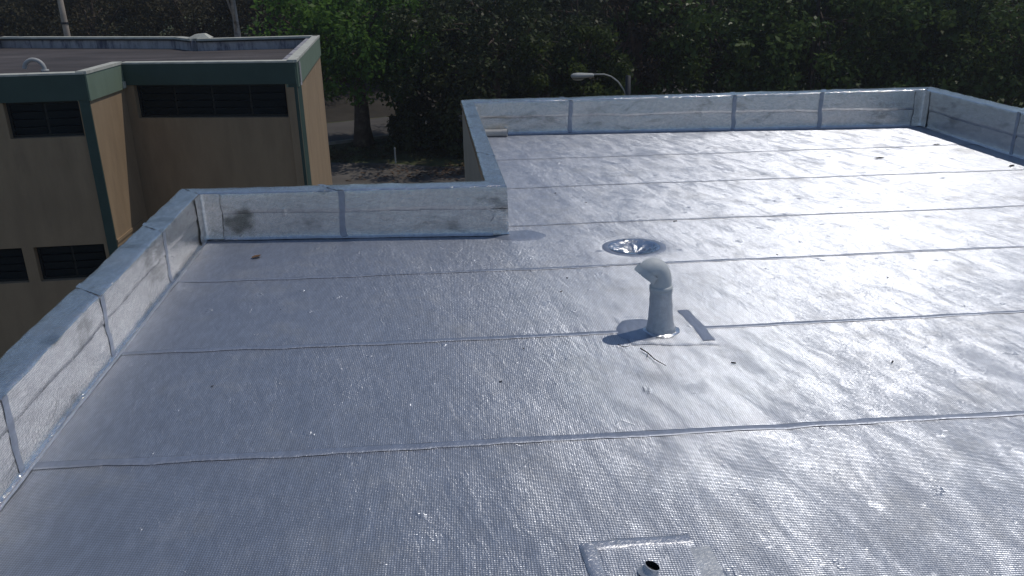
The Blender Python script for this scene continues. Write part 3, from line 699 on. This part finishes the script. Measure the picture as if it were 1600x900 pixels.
mb = MB(); mb.hexa([(-.04, -.04, .622), (.04, -.04, .622), (.04, .04, .622), (-.04, .04, .622), (-.01, -.01, .68), (.01, -.01, .68), (.01, .01, .68), (-.01, .01, .68)]); mb.build('cap', M['white_post'], bp)
# leaf litter drift at the yard edge
lr = random.Random(5); lb = MB()
for _ in range(500):
    x = -.9+abs(lr.gauss(0, 1.7))*lr.choice([-1, 1, 1]); y = 33.3+lr.gauss(0, .8)+.12*(x+.9); a = lr.uniform(0, 6.3); l = lr.uniform(.05, .11); w = l*.5
    dx, dy = math.cos(a)*l, math.sin(a)*l; ex, ey = -math.sin(a)*w, math.cos(a)*w; z = GZ+.02+lr.uniform(0, .04)
    lb.quad((x-dx, y-dy, z), (x+ex, y+ey, z+lr.uniform(0, .04)), (x+dx, y+dy, z), (x-ex, y-ey, z+lr.uniform(0, .03)))
tag(lb.build('leaf_litter', M['litter']), 'drift of brown fallen leaves along the yard edge', kind='stuff')

# ---------------------------------------------------------------- trees
def leaf_mesh(name, centers, radii, per, size, seed, mat, tone0, aspect=.55, droop=0., flat=.75):
    g = np.random.default_rng(seed); V = []; TN = []
    cs = np.asarray(centers); n = len(cs)
    cnt = np.full(n, per)
    idx = np.repeat(np.arange(n), cnt); m = len(idx)
    d = g.normal(size=(m, 3)); d /= np.linalg.norm(d, axis=1)[:, None]
    rad = np.asarray(radii)[idx]*g.random(m)**.45
    pos = cs[idx]+d*rad[:, None]*np.array([1, 1, flat])
    nrm = d*.5+g.normal(size=(m, 3))*.6+np.array([0, 0, .45]); nrm /= np.linalg.norm(nrm, axis=1)[:, None]
    t = np.cross(nrm, g.normal(size=(m, 3))); t[:, 2] -= droop; t -= nrm*(t*nrm).sum(1)[:, None]; t /= np.linalg.norm(t, axis=1)[:, None]
    b = np.cross(nrm, t); s = size*g.uniform(.55, 1.25, m)[:, None]
    v = np.stack([pos-t*s, pos+b*s*aspect+nrm*s*.12, pos+t*s, pos-b*s*aspect+nrm*s*.12], 1).reshape(-1, 3)
    tone = np.clip(np.asarray(tone0)[idx]+g.normal(0, .16, m), 0, 1)
    me = bpy.data.meshes.new(name); me.vertices.add(4*m); me.vertices.foreach_set('co', v.astype(np.float32).ravel())
    me.loops.add(4*m); me.loops.foreach_set('vertex_index', np.arange(4*m, dtype=np.int32))
    me.polygons.add(m); me.polygons.foreach_set('loop_start', np.arange(0, 4*m, 4, dtype=np.int32)); me.polygons.foreach_set('loop_total', np.full(m, 4, np.int32))
    at = me.attributes.new('tone', 'FLOAT', 'FACE'); at.data.foreach_set('value', tone.astype(np.float32))
    me.update(); me.validate(); me.materials.append(mat); return me
def trunk_mesh(name, H, r0, tips, seed, mat, fork=.45, lean=(0, 0)):
    r = random.Random(seed); mb = MB()
    main = []; n = 7
    for i in range(n+1):
        t = i/n; main.append(Vector((lean[0]*t+.10*H*.12*nz(t*3, seed), lean[1]*t+.1*H*.12*nz(t*3, seed+5), H*.8*t)))
    mb.tube(main, [r0*(1.25 if i == 0 else 1)*(1-.75*i/n) for i in range(n+1)], 10, True, .06)
    for tp in tips:
        h = r.uniform(fork, .92); k = min(int(h*n), n-1); s = main[k].lerp(main[k+1], h*n-k); e = Vector(tp)
        mid = s.lerp(e, .5)+Vector((r.uniform(-.2, .2), r.uniform(-.2, .2), r.uniform(.05, .4)))
        rb = r0*(1-.75*h)*.5
        mb.tube([s, mid, e], [rb, rb*.65, rb*.2], 6)
    me = bpy.data.meshes.new(name); me.from_pydata([tuple(v) for v in mb.v], [], mb.f); me.update(); me.materials.append(mat)
    me.polygons.foreach_set('use_smooth', [True]*len(me.polygons)); return me
def tree_meshes(H, rx, z0, kind, seed, clumps=90, per=95, size=.15, crad=.8, bark='bark', r0=.22, shape=1., droop=0., lean=(0, 0), tone_=.42):
    r = random.Random(seed); cs = []; rad = []; tone = []
    cz = (H+z0)/2; hz = (H-z0)/2
    while len(cs) < clumps:
        d = Vector((r.gauss(0, 1), r.gauss(0, 1), r.gauss(0, 1))).normalized(); q = r.random()**.33
        if nz(d.x*1.7+seed, d.y*1.7, d.z*1.7) < -.22 and q > .6: continue          # bites in the outline
        k = q*(1+.28*nz(d.x*2.2, d.y*2.2+seed, d.z*2.2))
        p = Vector((d.x*rx*k+lean[0], d.y*rx*k+lean[1], cz+d.z*hz*k))
        if p.z < z0*.7: continue
        cs.append(p); rad.append(crad*r.uniform(.55, 1.2)); tone.append(tone_+r.gauss(0, .14))
    tips = r.sample(cs, min(18, len(cs)))
    return (leaf_mesh('crown', [tuple(c) for c in cs], rad, per, size, seed, LEAF[kind], tone, droop=droop), trunk_mesh('trunk', H*.95, r0, tips, seed, M[bark], lean=lean))
def place(name, meshes, loc, label, cat='tree', group=None, rz=0., sc=(1, 1, 1)):
    o = empty(name, loc, label, cat, group, rz); o.scale = sc
    cr, tk = meshes
    c = bpy.data.objects.new('crown' if cat == 'tree' else 'foliage', cr); COL.objects.link(c); c.parent = o
    if tk: t = bpy.data.objects.new('trunk' if cat == 'tree' else 'stem', tk); COL.objects.link(t); t.parent = o
    return o
# the broad leaved tree by the kerb
place('broadleaf_tree', tree_meshes(7.8, 4.5, 1.9, 'green', 11, 165, 120, .14, .9, 'bark', .42, tone_=.58), (-4.75, 39.4, GZ), 'large fresh green broadleaf tree with thick trunk by the kerb')
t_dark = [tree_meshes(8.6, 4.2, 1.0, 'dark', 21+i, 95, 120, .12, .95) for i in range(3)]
t_ol = [tree_meshes(8.2, 4.3, .8, 'olive', 31+i, 95, 110, .11, .95) for i in range(2)]
t_ivy = [tree_meshes(8.4, 4.4, .3, 'ivy', 41+i, 120, 105, .15, .9, tone_=.54) for i in range(3)]
t_lime = tree_meshes(5.6, 2.3, .6, 'lime', 51, 90, 110, .11, .6, 'bark', .15, droop=.4)
t_brown = tree_meshes(9, 2.3, 1.5, 'brown', 61, 60, 70, .13, .7, 'bark_red', .4, droop=.8)
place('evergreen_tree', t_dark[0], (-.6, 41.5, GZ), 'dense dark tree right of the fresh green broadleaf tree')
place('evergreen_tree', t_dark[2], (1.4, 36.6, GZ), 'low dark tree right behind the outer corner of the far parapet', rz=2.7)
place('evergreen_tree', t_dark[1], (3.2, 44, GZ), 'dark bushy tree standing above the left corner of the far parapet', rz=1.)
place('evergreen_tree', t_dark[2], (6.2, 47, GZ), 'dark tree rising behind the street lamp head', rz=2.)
place('feathery_tree', t_lime, (4.3, 34.5, GZ), 'small light green feathery tree just behind the street lamp head')
place('vine_tree', t_brown, (7.8, 38.5, GZ), 'brownish tree hung with dry vines right of the street lamp')
iv = [(11.2, 39, 0, 'broad leaved green tree just right of the vine hung tree'), (15.5, 37.5, 1, 'bushy glossy tree above the middle of the long far parapet'), (19.8, 37, 2, 'dark glossy tree above the right corner of the far parapet'), (24.2, 36.5, 0, 'dense glossy tree at the right edge of the photo')]
for i, (x, y, k, lb_) in enumerate(iv): place('glossy_tree', t_ivy[k], (x, y, GZ), lb_, rz=1.7*i)
for i, (x, y) in enumerate([(13, 45), (17.5, 44), (22, 43), (27, 43), (9.5, 50), (30, 39)]): place('wood_tree', t_dark[i % 3], (x, y, GZ), 'dark tree in the wood behind the glossy trees', 'tree', 'wood trees behind the glossy trees', 2.1*i, (1, 1, 1.08))
for i, (x, y) in enumerate([(-9.5, 50), (-14.5, 49), (-19.5, 48), (-24.5, 47), (-12, 57), (-17.5, 56), (-23, 55), (-29, 52)]): place('dry_tree', t_ol[i % 2], (x, y, GZ+1.2), 'dry olive brown tree in the wood behind the neighbouring roof', 'tree', 'dry trees behind the neighbouring building', 1.3*i, (1, 1, 1.0))
for i, (x, y) in enumerate([(-5.5, 56), (-1, 58), (3.5, 58), (8, 58)]): place('wood_tree', t_dark[i % 3], (x, y, GZ+1.2), 'dark tree across the road behind the broadleaf tree', 'tree', 'wood trees across the road', .9*i)
# bare pale trunk behind the neighbouring roof
o = empty('pale_tree', (-7.55, 30, GZ), 'pale thick bare trunk rising behind the right part of the neighbouring roof', 'tree')
tips = [(-.9, .2, 8.8), (.9, .3, 8.5), (.3, -.4, 9.5), (-.5, .5, 9.6)]
t = bpy.data.objects.new('trunk', trunk_mesh('trunk', 10, .22, tips, 71, M['bark_pale'], fork=.66)); COL.objects.link(t); t.parent = o
r = random.Random(8); cs = [(r.gauss(0, 1.1), r.gauss(0, 1.0), r.uniform(8.2, 10.4)) for _ in range(30)]
c = bpy.data.objects.new('crown', leaf_mesh('crown', cs, [.6]*30, 70, .12, 72, LEAF['olive'], [.5]*30)); COL.objects.link(c); c.parent = o
# bushes under the trees
def bush(x, y, rx, h, kind, seed, label, sc=.14):
    r = random.Random(seed); cs = []
    for _ in range(46):
        a = r.uniform(0, 6.28); q = r.random()**.5; z = r.random(); k = math.sqrt(max(0, 1-z*z*.9)); cs.append((rx*q*k*math.cos(a), rx*q*k*math.sin(a), .15+h*z*.9))
    me = leaf_mesh('foliage', cs, [.42]*46, 80, sc, seed, LEAF[kind], [.4]*46)
    st = MB()
    for k in range(5): st.tube([(r.uniform(-.1, .1), r.uniform(-.1, .1), 0), (r.uniform(-.4, .4)*rx, r.uniform(-.4, .4)*rx, h*.7)], [.04, .015], 6)
    sm = bpy.data.meshes.new('stem'); sm.from_pydata([tuple(v) for v in st.v], [], st.f); sm.update(); sm.materials.append(M['bark'])
    return place('bush', (me, sm), (x, y, GZ), label, 'bush')
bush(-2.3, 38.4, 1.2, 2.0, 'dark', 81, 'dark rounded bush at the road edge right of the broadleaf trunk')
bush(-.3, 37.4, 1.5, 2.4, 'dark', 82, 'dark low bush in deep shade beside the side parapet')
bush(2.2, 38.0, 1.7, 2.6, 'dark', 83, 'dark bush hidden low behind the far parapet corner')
place('slim_tree', (leaf_mesh('crown', [(r.gauss(0, .5), r.gauss(0, .5), r.uniform(2.4, 4.4)) for _ in range(24)], [.5]*24, 60, .12, 91, LEAF['lime'], [.5]*24), trunk_mesh('trunk', 3.6, .10, [(.3, 0, 3.6), (-.3, .1, 3.4)], 92, M['pole_pale'])), (-1.75, 40.6, GZ), 'slim pale stemmed young tree behind the dark rounded bush')
# far wood as one mass
g = np.random.default_rng(5); n_ = 900
cx = g.uniform(-70, 85, n_); cy = 66+g.uniform(0, 22, n_)-.05*cx; cz = GZ+1+g.random(n_)**.8*(11.5+2.5*np.sin(cx*.21)+1.5*np.sin(cx*.53+1))
me = leaf_mesh('far_wood', np.stack([cx, cy, cz], 1), np.full(n_, 2.1), 60, .34, 6, LEAF['dark'], np.clip(g.normal(.4, .15, n_), 0, 1))
fwd = bpy.data.objects.new('far_wood', me); COL.objects.link(fwd); tag(fwd, 'dark far off wood behind all the trees', kind='stuff')
# grass tufts on the verge
g = np.random.default_rng(9); n_ = 700
gx = g.uniform(-14, 12, n_); gy = 35.5+g.random(n_)*(3.6+.5*np.clip(gx+6.4, 0, 6)); 
me = leaf_mesh('verge_grass', np.stack([gx, gy, np.full(n_, GZ+.06)], 1), np.full(n_, .3), 16, .09, 10, LEAF['olive'], g.uniform(.2, .9, n_), aspect=.2, flat=.25)
vg = bpy.data.objects.new('verge_grass', me); COL.objects.link(vg); tag(vg, 'rough grass and weeds on the verge under the trees', kind='stuff')

hz = MB(); hz.box((-110, -12, GZ-1), (140, 130, 12)); hm = bpy.data.materials.new('thin haze'); hm.use_nodes = True  # volume added to veil the dark trees like lens flare
nt = hm.node_tree; nt.nodes.remove(nt.nodes['Principled BSDF']); pv = nt.nodes.new('ShaderNodeVolumePrincipled'); pv.inputs['Density'].default_value = .0010; pv.inputs['Color'].default_value = (.9, .93, 1, 1); pv.inputs['Anisotropy'].default_value = .5
nt.links.new(pv.outputs[0], nt.nodes['Material Output'].inputs['Volume'])
tag(hz.build('lens_veil', hm), kind='stuff')
